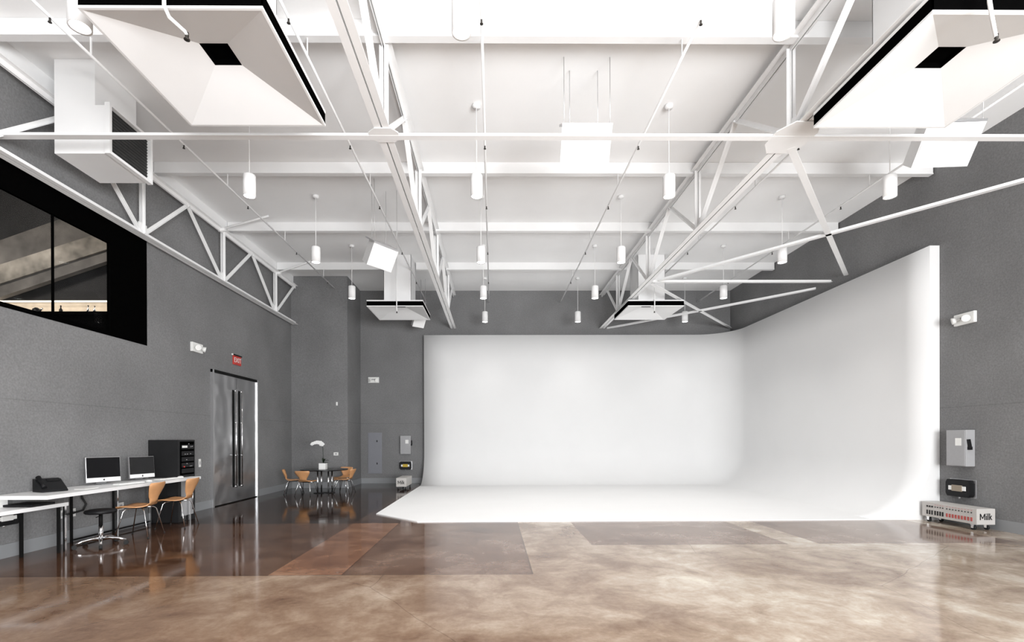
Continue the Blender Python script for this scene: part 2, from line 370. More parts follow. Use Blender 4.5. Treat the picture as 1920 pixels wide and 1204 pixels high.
ct = MB(); ct.box(-11, -6.6, 8.85, 9.43, 3.66, 3.72); ct.box(-10.95, -6.65, 8.9, 9.43, 2.70, 3.66); tag(ct.build('kitchen_counter', M['void']), 'black counter below the lit backsplash seen through the upper window', 'counter')
tb = MB(); tb.box(-10.9, -7.1, 9.33, 9.36, 4.03, 4.05)
tl = tb.build('strip_light', M['tube']); tag(tl, 'thin strip light glowing above the counter in the upper window', 'light')
area_light('strip_light_glow', (-8.9, 9.3, 4.0), (PI*0.12, 0, 0), 3.8, .05, 5, (1, .88, .72))
area_light('beyond_room_fill', (-9.0, 6.6, 6.2), (math.radians(35), 0, 0), 2.0, 1.0, 120, (1, .93, .85))  # unseen fill light added to bring out the stair behind the window
for i, (x, h, r, m, nm) in enumerate(((-8.52, .17, .075, 'black_plastic', 'kettle'), (-8.07, .20, .028, 'black_plastic', 'bottle'), (-7.56, .20, .026, 'chrome', 'bottle'), (-7.44, .19, .026, 'chrome', 'bottle'))):
    if nm == 'kettle':
        k = thing('kettle', 'round black kettle leftmost on the counter in the upper window', 'kettle', (x, 9.2, 3.721))
        MB().lathe([(0, 0), (r, 0), (r*1.05, .05), (r*.8, .13), (r*.3, .16), (0, .165)]).build('body', M[m], k)
        MB().tube([(r*.9, 0, .1), (r*1.5, 0, .15)], .012).build('spout', M['chrome'], k)
    else:
        lb = ['', 'dark bottle standing alone on the counter in the upper window', 'left of two shiny bottles on the counter in the upper window', 'right of two shiny bottles on the counter in the upper window'][i]
        k = thing('bottle', lb, 'bottle', (x, 9.2, 3.721), 0, 'bottles on the upstairs counter')
        MB().lathe([(0, 0), (r, 0), (r, h*.6), (r*.35, h*.75), (r*.35, h*.95), (0, h*.95)], 14).build('body', M[m], k)
        MB().lathe([(r*.45, h*.93), (r*.45, h), (0, h)], 10).build('cap', M['black_plastic'], k)

# ------------------------------------------------------------------ steel double door
d = bpy.data.objects.new('door_1', None); C.objects.link(d); d.location = (XL, 11.08, 0); tag(d, kind='structure')
fr = MB(); fr.box(0, .05, -.975, -.925, 0, 2.86); fr.box(0, .05, .925, .975, 0, 2.86); fr.build('door_frame', M['alu'], d)
fr = MB(); fr.box(0, .045, -.975, .975, 2.80, 2.86); fr.build('door_head', M['black'], d)
for s in (-1, 1):
    lf = MB(); lf.box(0, .022, min(s*.004, s*.925), max(s*.004, s*.925), .02, 2.80); lv = lf.build('door_leaf', M['steel'], d)
    y = s * .125
    h = MB(); h.tube([(.085, y, .33), (.085, y, 2.52)], .011, 12)
    for z in (.36, 1.05, 1.78, 2.49): h.tube([(.02, y, z), (.085, y, z)], .012, 8)
    h.build('pull_handle', M['chrome'], lv)
    r = MB(); r.box(.0225, .028, y - .05, y + .035, .34, 2.51); r.build('dark_recess', M['black'], lv)
sk = MB(); sk.box(0, .03, -.925, .925, 0, .02); sk.build('threshold', M['black'], d)

# ------------------------------------------------------------------ cyclorama
cyc = thing('cyclorama', 'huge seamless white cyclorama wall curving down into the floor', 'cyclorama', (2.7, 8.3, 0))
HC, RC, LX, BY, RX, FY = 4.665, 1.0, -2.15, 15.34, 7.44, 8.24
mb = MB(); bm = mb.bm
path = []   # plan point, inward normal
for i in range(13): path.append((Vector((LX + (6.39 - LX) * i / 12, BY)), Vector((0, -1))))
for i in range(1, 20):
    a = PI/2 * i / 20; path.append((Vector((6.39 + 1.05*math.sin(a), BY - 1.05 + 1.05*math.cos(a))), Vector((-math.sin(a), -math.cos(a)))))
for i in range(13): path.append((Vector((RX, BY - 1.05 + (FY - (BY - 1.05)) * i / 12)), Vector((-1, 0))))
prof = [(0, HC), (0, 3.8), (0, 3.0), (0, 2.0), (0, 1.4)] + [(RC - RC*math.cos(PI/2*k/18), RC - RC*math.sin(PI/2*k/18)) for k in range(0, 19)]
prof[-1] = (RC, 0.0); ZF = .018
prof = [(o_, max(z_, ZF)) for o_, z_ in prof]
grid = [[bm.verts.new((p.x + n.x*o_, p.y + n.y*o_, z_)) for o_, z_ in prof] for p, n in path]
for A, B in zip(grid, grid[1:]):
    for k in range(len(prof) - 1):
        q = bm.faces.new((A[k], A[k+1], B[k+1], B[k])); q.smooth = True
# flat floor of the cyclorama
edge = [g_[-1] for g_ in grid]
# the right wing's toe ends at (6.44, 8.24); outline of the front and left edges
front = [(6.44, FY), (3.0, FY - .01), (-1.27, FY - .03), (-2.17, 9.09)]
fv = [edge[-1]] + [bm.verts.new((x, y, ZF)) for x, y in front[1:]]
fl = bm.faces.new(edge + fv[1:]);
lip = [bm.verts.new((v.co.x, v.co.y - .0, 0)) for v in fv] + [bm.verts.new((edge[0].co.x, edge[0].co.y, 0))]
fl_top = fv + [edge[0]]
for i in range(len(lip) - 1): bm.faces.new((fl_top[i], fl_top[i+1], lip[i+1], lip[i]))
# end cap of the right wing and of the left end, and the capped top
TH = .17
endr = [grid[-1][k] for k in range(len(prof))]
c1 = [bm.verts.new((RX + TH - .004, FY, 0)), bm.verts.new((RX + TH - .004, FY, HC))]
tz = bm.verts.new((RX - RC, FY, 0))
bm.faces.new(endr + [tz] + c1)
endl = [grid[0][k] for k in range(len(prof))]
c2 = [bm.verts.new((LX, BY + TH + .03, 0)), bm.verts.new((LX, BY + TH + .03, HC))]
tz2 = bm.verts.new((LX, BY - RC, 0))
bm.faces.new(endl + [tz2] + c2)
outer = [bm.verts.new((min(p.x - n.x*TH*1.0, RX + TH - .004), min(p.y - n.y*TH, YB - .005), HC)) for p, n in path]
for i in range(len(path) - 1): bm.faces.new((grid[i][0], grid[i+1][0], outer[i+1], outer[i]))
ow = MB()
o = mb.build('cyclorama_surface', M['cyc'], cyc); at(o, cyc)
bk = MB(); bk.box(LX + .01, 6.4, BY + .12, BY + .19, 0, HC - .01); bk.box(RX + .08, RX + .16, FY + .02, 14.3, 0, HC - .01)
o = bk.build('support_wall', M['cyc'], cyc); at(o, cyc)

# ------------------------------------------------------------------ ceiling beams
for i, (y, lab) in enumerate(((5.50, 'white ceiling beam nearest the camera, above the cross bar'), (8.33, 'second white ceiling beam from the camera'),
                              (10.63, 'white ceiling beam above the middle row of pendants, third from the camera'), (13.05, 'farthest white ceiling beam, just in front of the back wall'))):
    m_ = MB()
    for a_, b_ in (((XL + .08, XR - .03),) if i < 3 else ((XL + .08, -2.81), (-2.03, 3.70), (4.48, XR - .03))):
        m_.box(a_, b_, y, y + .06, 5.94, ZC - .002); m_.box(a_, b_, y - .01, y + .09, 5.925, 5.942)
    o = m_.build('ceiling_beam', M['white_sheet'])
    tag(o, lab, 'beam', 'beams across the ceiling')

# ------------------------------------------------------------------ trusses
def truss(x, zb, zt, y0, y1, nodes, step, label, sc=1.0, plates=True):
    T = thing('roof_truss', label, 'truss', (x, y0, zb), 0, 'white steel roof trusses')
    def P(y, z): return (0, y - y0, z - zb)
    def angles(y_0, y_1, z):       # pair of steel angles back to back
        m_ = MB(); w = .078 * sc; g_ = .008; t_ = .008
        sgn = 1 if z > (zb + zt) / 2 else -1
        for s in (-1, 1):
            xa, xb = sorted((s*g_, s*(g_ + w)))
            zz0 = z - zb
            m_.box(xa, xb, y_0 - y0, y_1 - y0, zz0 - t_/2 + sgn*.036, zz0 + t_/2 + sgn*.036)
            xa, xb = sorted((s*g_, s*(g_ + t_)))
            m_.box(xa, xb, y_0 - y0, y_1 - y0, zz0 - .036, zz0 + .036)
        return m_
    angles(y0, y1, zb).build('bottom_chord', M['white_steel'], T)
    angles(y0, y1 , zt).build('top_chord', M['white_steel'], T)
    for yn in nodes:
        m_ = MB()
        for s in (-1, 1): m_.bar((s*.03, yn - y0, 0), (s*.03, yn - y0, zt - zb), .045*sc, .006); m_.bar((s*.012, yn - y0, 0), (s*.012, yn - y0, zt - zb), .006, .045*sc)
        m_.build('vertical_strut', M['white_steel'], T)
        for s in (-1, 1):
            ye = yn + s*step/2
            if ye > y1 - .05: ye = y1 - .05
            if ye < y0: continue
            m_ = MB(); a_ = Vector(P(yn + s*.05, zb)); b_ = Vector(P(ye, zt))
            m_.bar(a_, b_, .075*sc, .008); m_.bar(a_ + Vector((0, 0, .03)), b_ + Vector((0, 0, .03)), .008, .06)
            m_.build('diagonal_web', M['white_steel'], T)
        m_ = MB(); m_.prism([(-.11, -.02), (.11, -.02), (.09, .16), (-.09, .16)], -.007, .007, Matrix.Translation((0, yn - y0, 0)) @ Matrix(((0, 0, 1, 0), (1, 0, 0, 0), (0, 1, 0, 0), (0, 0, 0, 1))))
        if plates and abs(yn - 5.62) < .2:
            wx, wy = (.17, .13) if x < 0 else (.24, .30)
            m_.prism([(-wx, -wy*.4), (-wx*.5, -wy), (wx*.6, -wy), (wx, -wy*.4), (wx, wy*.4), (wx*.6, wy), (-wx*.5, wy), (-wx, wy*.4)], -.052, -.042, Matrix.Translation((0, yn - y0, 0)))
        m_.build('gusset_plate', M['white_steel'], T)
    return T
ZB = 4.94
truss(-5.62, 4.72, 5.74, 1.0, 13.98, [2.95, 5.4, 7.9, 10.25, 12.7], 2.4, 'white steel roof truss running along the left grey wall', .9, False)
truss(-1.235, ZB, 5.93, 1.5, 15.5, [3.0, 5.62, 8.22, 10.85, 13.5], 2.62, 'white steel roof truss in the middle, left of the central lights')
truss(3.485, ZB, 5.93, 1.5, 15.5, [3.0, 5.66, 8.24, 10.88, 13.5], 2.62, 'white steel roof truss right of the middle, with flat braces joining it')

def cross(name, a, b, lab, w=.085, h=.05, grp='flat white braces under the roof'):
    m_ = MB(); a, b = Vector(a), Vector(b); m_.bar(a, b, w, .008); m_.bar(a + Vector((0, 0, h/2)), b + Vector((0, 0, h/2)), .008, h)
    o = m_.build(name, M['white_steel']); tag(o, lab, 'brace', grp); return o
ZP = 4.89
cross('cross_bar', (XL + .02, 5.66, ZP), (XR - .02, 5.66, ZP), 'long white steel bar crossing the whole hall under the trusses', .085)
cross('roof_brace', (3.6, 5.85, ZP), (7.6, 10.42, ZP), 'flat white brace from the big gusset plate down right to the grey wall')
cross('roof_brace', (3.7, 10.80, ZP), (7.6, 6.2, ZP), 'longest flat white brace rising to the right edge of the picture')
cross('roof_brace', (3.58, 10.88, ZP), (7.6, 10.88, ZP), 'level white brace crossing above the curved top of the white wall')
cross('roof_brace', (3.6, 11.0, ZP), (7.58, 15.45, ZP), 'thin white brace running behind the right far diffuser into the back corner')
cross('roof_brace', (3.65, 15.5, ZP), (7.6, 11.4, ZP), 'lowest flat white brace rising from the back wall to the right wall')

# ------------------------------------------------------------------ pendants
p = thing('pendant_light', 'x', 'pendant light', (0, 0, 4.82), 0, 'white cylinder pendants')
MB().lathe([(.072, .004), (.084, 0), (.084, .29), (.075, .305), (0, .305)], 32).build('shade', M['white_steel'], p)
MB().lathe([(.074, .01), (0, .01)], 24).build('diffuser', M['disc'], p)
MB().tube([(0, 0, .30), (0, 0, ZC - 4.82 - .03)], .006, 8).build('rod', M['white_steel'], p)
MB().lathe([(0, ZC-4.82-.05), (.055, ZC-4.82-.045), (.06, ZC-4.82-.003), (0, ZC-4.82-.003)], 20).build('canopy', M['white_steel'], p)
ld = bpy.data.lights.new('pendant_bulb', 'SPOT'); ld.energy = PENDANT_W; ld.spot_size = math.radians(104); ld.spot_blend = 1.0; ld.shadow_soft_size = .07; ld.color = (1, .985, .96)
lo = bpy.data.objects.new('bulb', ld); C.objects.link(lo); lo.parent = p; lo.location = (0, 0, -.01)
colX = (-3.41, -.215, 2.51, 5.66); rowY = (4.08, 6.90, 9.48, 11.9, 14.3)
rown = ('in nearest row', 'in second row', 'in middle row', 'in fourth row', 'in farthest row')
coln = ('between left wall and middle truss', 'just right of middle truss', 'just left of right-hand truss', 'between right-hand truss and right wall')
first = True
ld_far = ld.copy(); ld_far.energy = PENDANT_W * .35
for r, y in enumerate(rowY):
    for k, x in enumerate(colX):
        if (r, k) == (4, 0) or (r, k) == (0, 3): continue
        q = p if first else copy_tree(p); first = False
        q.location = (x - (.035 if r == 0 and k else 0), y + (.04 if r == 0 and k else 0), 4.82)
        if r == 4:
            for ch in q.children:
                if ch.type == 'LIGHT': ch.data = ld_far
        q['label'] = 'white pendant lamp %s, %s' % (rown[r], coln[k])

# ------------------------------------------------------------------ air diffusers (square hoods)
def hood(x, y, wd, label, far):
    H = thing('air_diffuser', label, 'air diffuser', (x, y, 4.70), 0, 'square white ceiling air diffusers')
    h = wd/2; a = .125; zt = .20
    m_ = MB()
    o_ = [(-h, -h), (h, -h), (h, h), (-h, h)]; i_ = [(-h+.02, -h+.02), (h-.02, -h+.02), (h-.02, h-.02), (-h+.02, h-.02)]
    for k in range(4):
        A, B = o_[k], o_[(k+1) % 4]; D, E_ = i_[k], i_[(k+1) % 4]
        m_.quad((*A, 0), (*B, 0), (*E_, 0), (*D, 0)); m_.quad((*A, 0), (*B, 0), (*B, .02), (*A, .02)); m_.quad((*A, .02), (*B, .02), (*E_, .02), (*D, .02))
    m_.build('rim', M['white_sheet'], H)
    m_ = MB(); n_ = MB()
    j_ = [(-a, -a), (a, -a), (a, a), (-a, a)]
    for k in range(4):
        D, E_ = i_[k], i_[(k+1) % 4]; F, G = j_[k], j_[(k+1) % 4]
        m_.quad((*D, 0.001), (*E_, 0.001), (*G, zt), (*F, zt)); n_.quad((*D, .018), (*E_, .018), (*G, zt + .017), (*F, zt + .017))
    m_.build('pyramid_panel', M['white_sheet'], H); n_.build('black_backing', M['void'], H)
    m_ = MB()
    m_.box(-a, a, -a, a, zt + .05, zt + .06)
    for (x0, x1, y0, y1) in ((-a, -a+.004, -a, a), (a-.004, a, -a, a), (-a, a, -a, -a+.004), (-a, a, a-.004, a)): m_.box(x0, x1, y0, y1, zt - .001, zt + .06)
    m_.build('throat', M['void'], H)
    # black lined slot between the lower panel and the cover plate
    m_ = MB(); s_ = h - .003
    for (x0, x1, y0, y1) in ((-s_, -s_+.01, -s_, s_), (s_-.01, s_, -s_, s_), (-s_, s_, -s_, -s_+.01), (-s_, s_, s_-.01, s_)): m_.box(x0, x1, y0, y1, .021, .13)
    m_.build('black_slot', M['void'], H)
    m_ = MB()
    for (x0, x1, y0, y1) in ((-h, -.36, -h, h), (.36, h, -h, h), (-.36, .36, -h, -.36), (-.36, .36, .36, h)): m_.box(x0, x1, y0, y1, .13, .16)
    m_.build('cover_plate', M['white_sheet'], H)
    m_ = MB()
    for (x0, x1, y0, y1) in ((-.35, .35, -.35, -.342), (-.35, .35, .342, .35), (-.35, -.342, -.35, .35), (.342, .35, -.35, .35)): m_.box(x0, x1, y0, y1, .155, ZC - 4.70 - .002)
    for (x0, x1, y0, y1) in ((-.365, .365, -.365, -.35), (-.365, .365, .35, .365), (-.365, -.35, -.365, .365), (.35, .365, -.365, .365)): m_.box(x0, x1, y0, y1, .16, .19)
    m_.build('duct', M['white_sheet'], H)
    return H
hood(-2.455, 4.46, 1.41, 'big square white air diffuser at the top left of the picture', False)
hood(4.13, 4.47, 1.41, 'big square white air diffuser at the top right of the picture', False)
hood(-2.42, 12.85, 1.40, 'small-looking square air diffuser far away left, by the middle truss', True)
hood(4.09, 12.85, 1.40, 'small-looking square air diffuser far away right, behind the right truss', True)

# wall duct box by the left wall
D = thing('wall_duct', 'white boxy duct by the left wall with a dark side grille', 'duct', (-5.05, 6.44, 4.95))
m_ = MB(); m_.box(-.36, .28, -.35, .35, 0, .60); m_.box(-.36, .14, -.35, .35, .60, ZC - 4.95 - .002); m_.build('duct_body', M['white_sheet'], D)
m_ = MB()
for (y0, y1, z0, z1) in ((-.38, .38, -.01, .025), (-.38, .38, .585, .62), (-.38, -.345, .025, .585), (.345, .38, .025, .585)): m_.box(.28, .345, y0, y1, z0, z1)
m_.build('flange', M['white_sheet'], D)
m_ = MB(); m_.box(.282, .29, -.345, .345, .025, .585)
for k in range(14): m_.box(.29, .30, -.345, .345, .045 + k*.04, .052 + k*.04)
m_.build('grille', M['grille'], D)

# ------------------------------------------------------------------ sprinkler pipes
px_ = (-4.5, -2.075, -.10, 2.16, 4.53, 6.50)
pl = ('beyond the left truss side, leftmost of six', 'second from the left, over the left diffusers', 'running over the centre of the hall', 'left of the right-hand truss', 'right of the right-hand truss', 'rightmost, along the right wall')
for x, lb in zip(px_, pl):
    P_ = thing('sprinkler_pipe', 'thin white sprinkler pipe under the ceiling, ' + lb, 'pipe', (x, 2, 5.72), 0, 'sprinkler pipes')
    y1 = 14.0 if x < -4 else 15.4
    MB().tube([(0, 0, 0), (0, y1 - 2, 0)], .016, 10).build('pipe', M['white_steel'], P_)
    for y in (5.53, 8.36, 10.66, 13.08):
        hg = MB(); hg.box(-.004, .004, y - 2 - .01, y - 2 + .01, .01, .205); hg.build('hanger', M['white_steel'], P_)
    for y in (5.02, 7.18, 9.05, 11.28, 13.4):
        m_ = MB(); m_.tube([(0, y - 2, -.012), (0, y - 2, -.05)], .010, 8); m_.lathe([(0, -.052), (.018, -.055), (.018, -.06), (0, -.06)], 10, (0, y - 2, 0))
        m_.build('sprinkler_head', M['head'], P_)
def drop(pts, lab):
    P_ = thing('sprinkler_drop', lab, 'pipe', pts[0], 0, 'sprinkler drops by the diffusers'); b0 = Vector(pts[0])
    MB().tube([Vector(q) - b0 for q in pts], .014, 10).build('pipe', M['white_steel'], P_)
    e = Vector(pts[-1]) - b0
    MB().lathe([(0, .02), (.014, .02), (.014, -.01), (.008, -.02), (.022, -.03), (.022, -.036), (0, -.036)], 12, e).build('sprinkler_head', M['head'], P_)
drop([(-2.41, 3.62, ZC - .01), (-2.41, 3.62, 4.60), (-2.40, 3.66, 4.55), (-2.36, 3.78, 4.545), (-2.355, 3.80, 4.53)], 'bent white sprinkler pipe under the top left diffuser')
drop([(3.72, 3.62, ZC - .01), (3.72, 3.62, 4.66), (3.78, 3.66, 4.57), (3.95, 3.80, 4.56), (3.96, 3.80, 4.54)], 'white sprinkler pipe under the top right diffuser')
drop([(-2.36, 12.08, ZC - .01), (-2.36, 12.08, 4.64), (-2.36, 12.10, 4.56)], 'white sprinkler pipe hanging in front of the far left diffuser')
drop([(4.03, 12.08, ZC - .01), (4.03, 12.08, 4.64), (4.03, 12.10, 4.56)], 'white sprinkler pipe hanging in front of the far right diffuser')
for (a, b_, lb) in (((-5.58, 10.15, 5.76), (-4.70, 10.32, 6.11), 'short white pipe brace reaching up from the left truss, nearer one'), ((-5.58, 12.8, 5.76), (-4.80, 12.95, 6.11), 'short white pipe brace reaching up from the left truss, farther one')):
    m_ = MB(); a = Vector(a); b_ = Vector(b_); m_.tube([a, a + (b_ - a)*.9, b_], .022, 10); m_.tube([a + Vector((-.08, 0, -.03)), a + Vector((.06, 0, 0))], .035, 10)
    tag(m_.build('pipe_brace', M['white_steel']), lb, 'pipe', 'pipe braces on the left truss')

# ------------------------------------------------------------------ hanging loudspeakers
def speaker(loc, rz, tilt, label, sc=1.0, hang=True, sw=(0.24, 0.14)):
    s = thing('hanging_speaker', label, 'speaker', loc, rz, 'white hanging loudspeakers')
    R_ = Matrix.Rotation(tilt, 4, 'X')
    m_ = MB(); w, h, dp, bw = .31*sc, .22*sc, .34*sc, .20*sc
    vs = [m_.bm.verts.new(R_ @ Vector(q)) for q in ((-w, -dp/2, -h), (w, -dp/2, -h), (w, -dp/2, h), (-w, -dp/2, h), (-bw, dp/2, -h), (bw, dp/2, -h), (bw, dp/2, h), (-bw, dp/2, h))]
    for q in ((0,1,2,3),(4,7,6,5),(0,4,5,1),(1,5,6,2),(2,6,7,3),(3,7,4,0)): m_.bm.faces.new([vs[i] for i in q])
    m_.build('cabinet', M['white_sheet'], s)
    m_ = MB(); m_.box(-w + .012, w - .012, -dp/2 - .008, -dp/2 - .001, -h + .012, h - .012, R_); m_.build('front_grille', M['white_steel'], s)
    m_ = MB(); m_.box(-w, w, -dp/2, dp/2*.9, h + .003, h + .03, R_); m_.build('mounting_bracket', M['alu'], s)
    if hang:
        for (x, y) in ((-w*.92, -dp*.4), (w*.92, -dp*.4), (-bw*.9, dp*.35), (bw*.9, dp*.35)):
            m_ = MB(); q = R_ @ Vector((x, y, h + .02)); m_.tube([q, (q.x, q.y, ZC - loc[2] - .003)], .004, 6); m_.build('hanger_wire', M['alu'], s)
    return s
speaker((1.18, 6.27, 5.15), 0, math.radians(30), 'square white loudspeaker hanging in the centre of the ceiling')
speaker((-2.14, 9.2, 4.86), math.radians(52), math.radians(32), 'tilted white loudspeaker hanging above the far left diffuser', .92)
speaker((5.84, 6.35, 5.24), math.radians(-4), math.radians(34), 'large white loudspeaker hanging near the right wall', 1.12)
speaker((-2.20, 14.4, 4.86), math.radians(40), math.radians(30), 'far white loudspeaker mostly hidden behind the far left diffuser', .62)

# ------------------------------------------------------------------ wall fittings
def emergency(loc, rz, label):
    e = thing('emergency_light', label, 'emergency light', loc, rz, 'twin-head emergency lights')   # back on plane x=0, facing +x
    MB().box(.001, .05, -.17, .17, -.09, .09, bevel=.008).build('housing', M['white_plastic'], e)
    MB().box(.05, .053, -.06, .05, 0, .03).build('test_panel', M['box'], e)
    for s in (-1, 1):
        h = MB(); a = Vector((.05, s*.06, .0)); b_ = Vector((.13, s*.12, -.02)); h.tube([a, a + (b_ - a)*.45, a + (b_-a)*.5, b_], 0, 14, [.015, .018, .045, .055]); h.build('lamp_head', M['white_plastic'], e)
    return e
emergency((XL, 9.60, 3.20), 0, 'white twin-head emergency light on the left wall beside the exit sign')
emergency((XR, 7.77, 3.305), PI, 'white twin-head emergency light on the right wall')
emergency((-3.77, YB, 3.28), -PI/2, 'small white emergency light on the back wall left of the cyclorama')
e = thing('exit_sign', 'small red exit sign above the steel double doors', 'sign', (XL + .02, 11.12, 3.19))
MB().box(-.019, .012, -.16, .16, -.10, .10, bevel=.004).build('sign_plate', M['red'], e)
MB().box(-.019, .03, -.17, .17, .10, .125).build('bracket', M['black_plastic'], e)
text('sign_text', 'EXIT', .15, M['white_plastic'], e, (.0135, 0, 0), (PI/2, 0, PI/2), bold=True)
MB().lathe([(0, -.02), (.02, -.015), (.022, 0), (.02, .015), (0, .02)], 12, (0, -.20, .115)).build('indicator', M['white_plastic'], e)

def plate(loc, rz, w, h, label, m='white_plastic', dark=True, name='wall_plate', cat='wall plate'):
    q = thing(name, label, cat, loc, rz, 'small white wall plates')
    MB().box(.0005, .008, -w/2, w/2, -h/2, h/2, bevel=.002).build('cover', M[m], q)
    if dark: MB().box(.008, .010, -w*.22, w*.22, -h*.2, h*.2).build('opening', M['box'], q)
    return q
plate((-4.53, YBUMP, .98), -PI/2, .135, .09, 'low white outlet plate on the grey corner wall right of the orchid')
plate((-4.50, YBUMP, 2.43), -PI/2, .05, .10, 'tiny white thermostat high on the grey corner wall', dark=False)
plate((XL, 6.62, .40), 0, .07, .11, 'white outlet on the left wall under the desk, left of the cable')
plate((XL, 6.80, .40), 0, .07, .11, 'white outlet on the left wall under the desk, right of the cable')
plate((XL, 7.66, .37), 0, .12, .11, 'white outlet on the left wall behind the chair legs')
plate((XL, 9.72, .94), 0, .07, .16, 'white switch plate on the left wall between rack and doors')

ep = thing('electrical_panel', 'tall blue-grey electrical panel door on the back wall', 'electrical panel', (-3.74, YB, .96), -PI/2)
MB().box(.001, .02, -.22, .22, -.65, .65, bevel=.004).build('panel_frame', M['panel'], ep)
MB().box(.02, .026, -.19, .19, -.62, .62, bevel=.003).build('panel_door', M['panel'], ep)
for z in (.38, -.33): MB().box(.026, .034, .055, .085, z - .03, z + .03).build('latch', M['black_plastic'], ep)

def safety(loc, rz, label, mirror=1):
    q = thing('disconnect_switch', label, 'switch box', loc, rz, 'grey disconnect switch boxes')
    MB().box(.001, .15, -.165, .165, -.29, .29, bevel=.006).build('enclosure', M['box'], q)
    MB().box(.15, .158, -.155, .155, -.28, .28, bevel=.004).build('cover', M['box'], q)
    MB().box(.158, .161, -.05*mirror - .05, -.05*mirror + .05, .04, .16).build('warning_label', M['white_plastic'], q)
    h = MB(); yy = .165*(-mirror); h.bar((.10, yy, .0), (.10, yy*1.22, .0), .05, .05); h.bar((.10, yy*1.18, -.02), (.13, yy*1.18, .14), .03, .03); h.build('lever', M['black_plastic'], q)
    return q
safety((-2.75, YB, 1.22), -PI/2, 'grey disconnect switch box on the back wall beside the cyclorama', -1)
safety((XR, 7.80, 1.23), PI, 'grey disconnect switch box on the right wall above the black socket box', -1)

def socket(loc, rz, label, col, w=.40, h=.27):
    q = thing('power_socket_box', label, 'socket box', loc, rz, 'black stage power boxes')
    MB().box(.001, .012, -w/2, w/2, -h/2, h/2, bevel=.004).build('back_plate', M['alu'], q)
    MB().prism([(-w*.46, -h*.3), (-w*.4, -h*.47), (w*.4, -h*.47), (w*.46, -h*.3), (w*.46, h*.3), (w*.4, h*.47), (-w*.4, h*.47), (-w*.46, h*.3)], .012, .10, Matrix(((0, 0, 1, 0), (1, 0, 0, 0), (0, 1, 0, 0), (0, 0, 0, 1)))).build('housing', M['black_plastic'], q)
    MB().box(.10, .112, -w*.2, w*.2, -h*.17, h*.17, bevel=.003).build('socket_label', M[col], q)
    m_ = MB(); m_.box(.10, .108, -w*.33, -w*.2, -h*.12, h*.12); m_.box(.10, .108, w*.2, w*.33, -h*.12, h*.12); m_.build('side_label', M['white_plastic'], q)
    MB().tube([(.06, 0, -h*.45), (.06, 0, -h*.58)], .014, 10).build('plug', M['alu'], q)
socket((-2.765, YB, .565), -PI/2, 'black socket box with yellow label on the back wall beside the cyclorama', 'yellow', .40, .27)
socket((XR, 7.83, .58), PI, 'black socket box with tan label low on the right wall', 'tan', .44, .29)
socket((XL, 5.78, .485), 0, 'black socket box on the left wall under the near end of the desk', 'white_plastic', .34, .18)
sc_ = MB(); sc_.box(XL + .001, XL + .004, 4.6, 6.22, .30, .60); tag(sc_.build('wall_access_panel', M['wall']), 'flat grey access panel on the left wall under the lower desk', 'access panel')

# ------------------------------------------------------------------ Milk power carts
def cart(loc, rz, label):        # long axis +y, near end at y=0, width .28 in x
    q = thing('power_cart', label, 'power distribution cart', loc, rz, 'light grey power carts')
    MB().box(-.14, .14, 0, .93, .09, .33, bevel=.006).build('cart_body', M['cart'], q)
    for nm, x in (('row', 0),):
        dk = MB(); rd = MB(); rk = MB()
        xs = [.10, .145, .19] + [.245, .29, .335, .38] + [.45 + .05*k for k in range(9)]
        for i, yy in enumerate(xs):
            yy = .93 - yy            # first sockets are at the far end
            sl = rd if i >= 7 else dk
            if i >= 7:
                for a_ in (-.012, .006): sl.box(-.145, -.1405, yy + a_, yy + a_ + .006, .135, .19)
                for z_ in (.135, .160, .184): sl.box(-.145, -.1405, yy - .012, yy + .012, z_, z_ + .006)
            else: sl.box(-.145, -.1405, yy - .010, yy + .012, .13, .20)
            r_ = .013 if i < 3 else .008
            dk.box(-.145, -.1405, yy - r_, yy + r_, .262 - r_, .262 + r_)
            if i >= 3: rk.box(-.144, -.1405, yy - .008, yy + .008, .292, .297)
        dk.build('socket_row', M['black_plastic'], q); rd.build('red_breaker_row', M['red'], q); rk.build('red_mark_row', M['red'], q)
    m_ = MB(); hh = .095; z0 = .162
    def st(x0, z_0, x1, z_1, w=.014): m_.bar((x0, -.0015, z0 + z_0), (x1, -.0015, z0 + z_1), w, .002, up=(0, -1, 0))
    st(-.088, 0, -.088, hh); st(-.020, 0, -.020, hh); st(-.086, hh - .004, -.054, .022, .012); st(-.022, hh - .004, -.054, .022, .012)   # M
    st(.004, 0, .004, .066); st(.004, .082, .004, hh)                                                                   # i
    st(.028, 0, .028, hh + .004)                                                                                         # l
    st(.052, 0, .052, hh + .004); st(.056, .030, .084, .066, .012); st(.062, .036, .088, .001, .012)                     # k
    m_.build('cart_lettering', M['black_plastic'], q)
    for x in (-.10, .10):
        for y in (.09, .84):
            ca = MB(); ca.box(x - .025, x + .025, y - .03, y + .03, .078, .092); ca.box(x - .022, x - .017, y - .02, y + .02, .03, .08); ca.box(x + .017, x + .022, y - .02, y + .02, .03, .08)
            k = ca.build('caster', M['chrome'], q)
            wv = MB(); wv.tube([(x - .014, y, .037), (x + .014, y, .037)], .036, 18); wv.build('wheel', M['rubber'], k)
    return q
ca_ = cart((7.38, 7.24, 0), 0, 'long light grey power cart on casters against the right wall')
cb_ = copy_tree(ca_); cb_.location = (-2.52, 13.45, 0); cb_['label'] = 'light grey power cart seen end-on, left of the cyclorama'

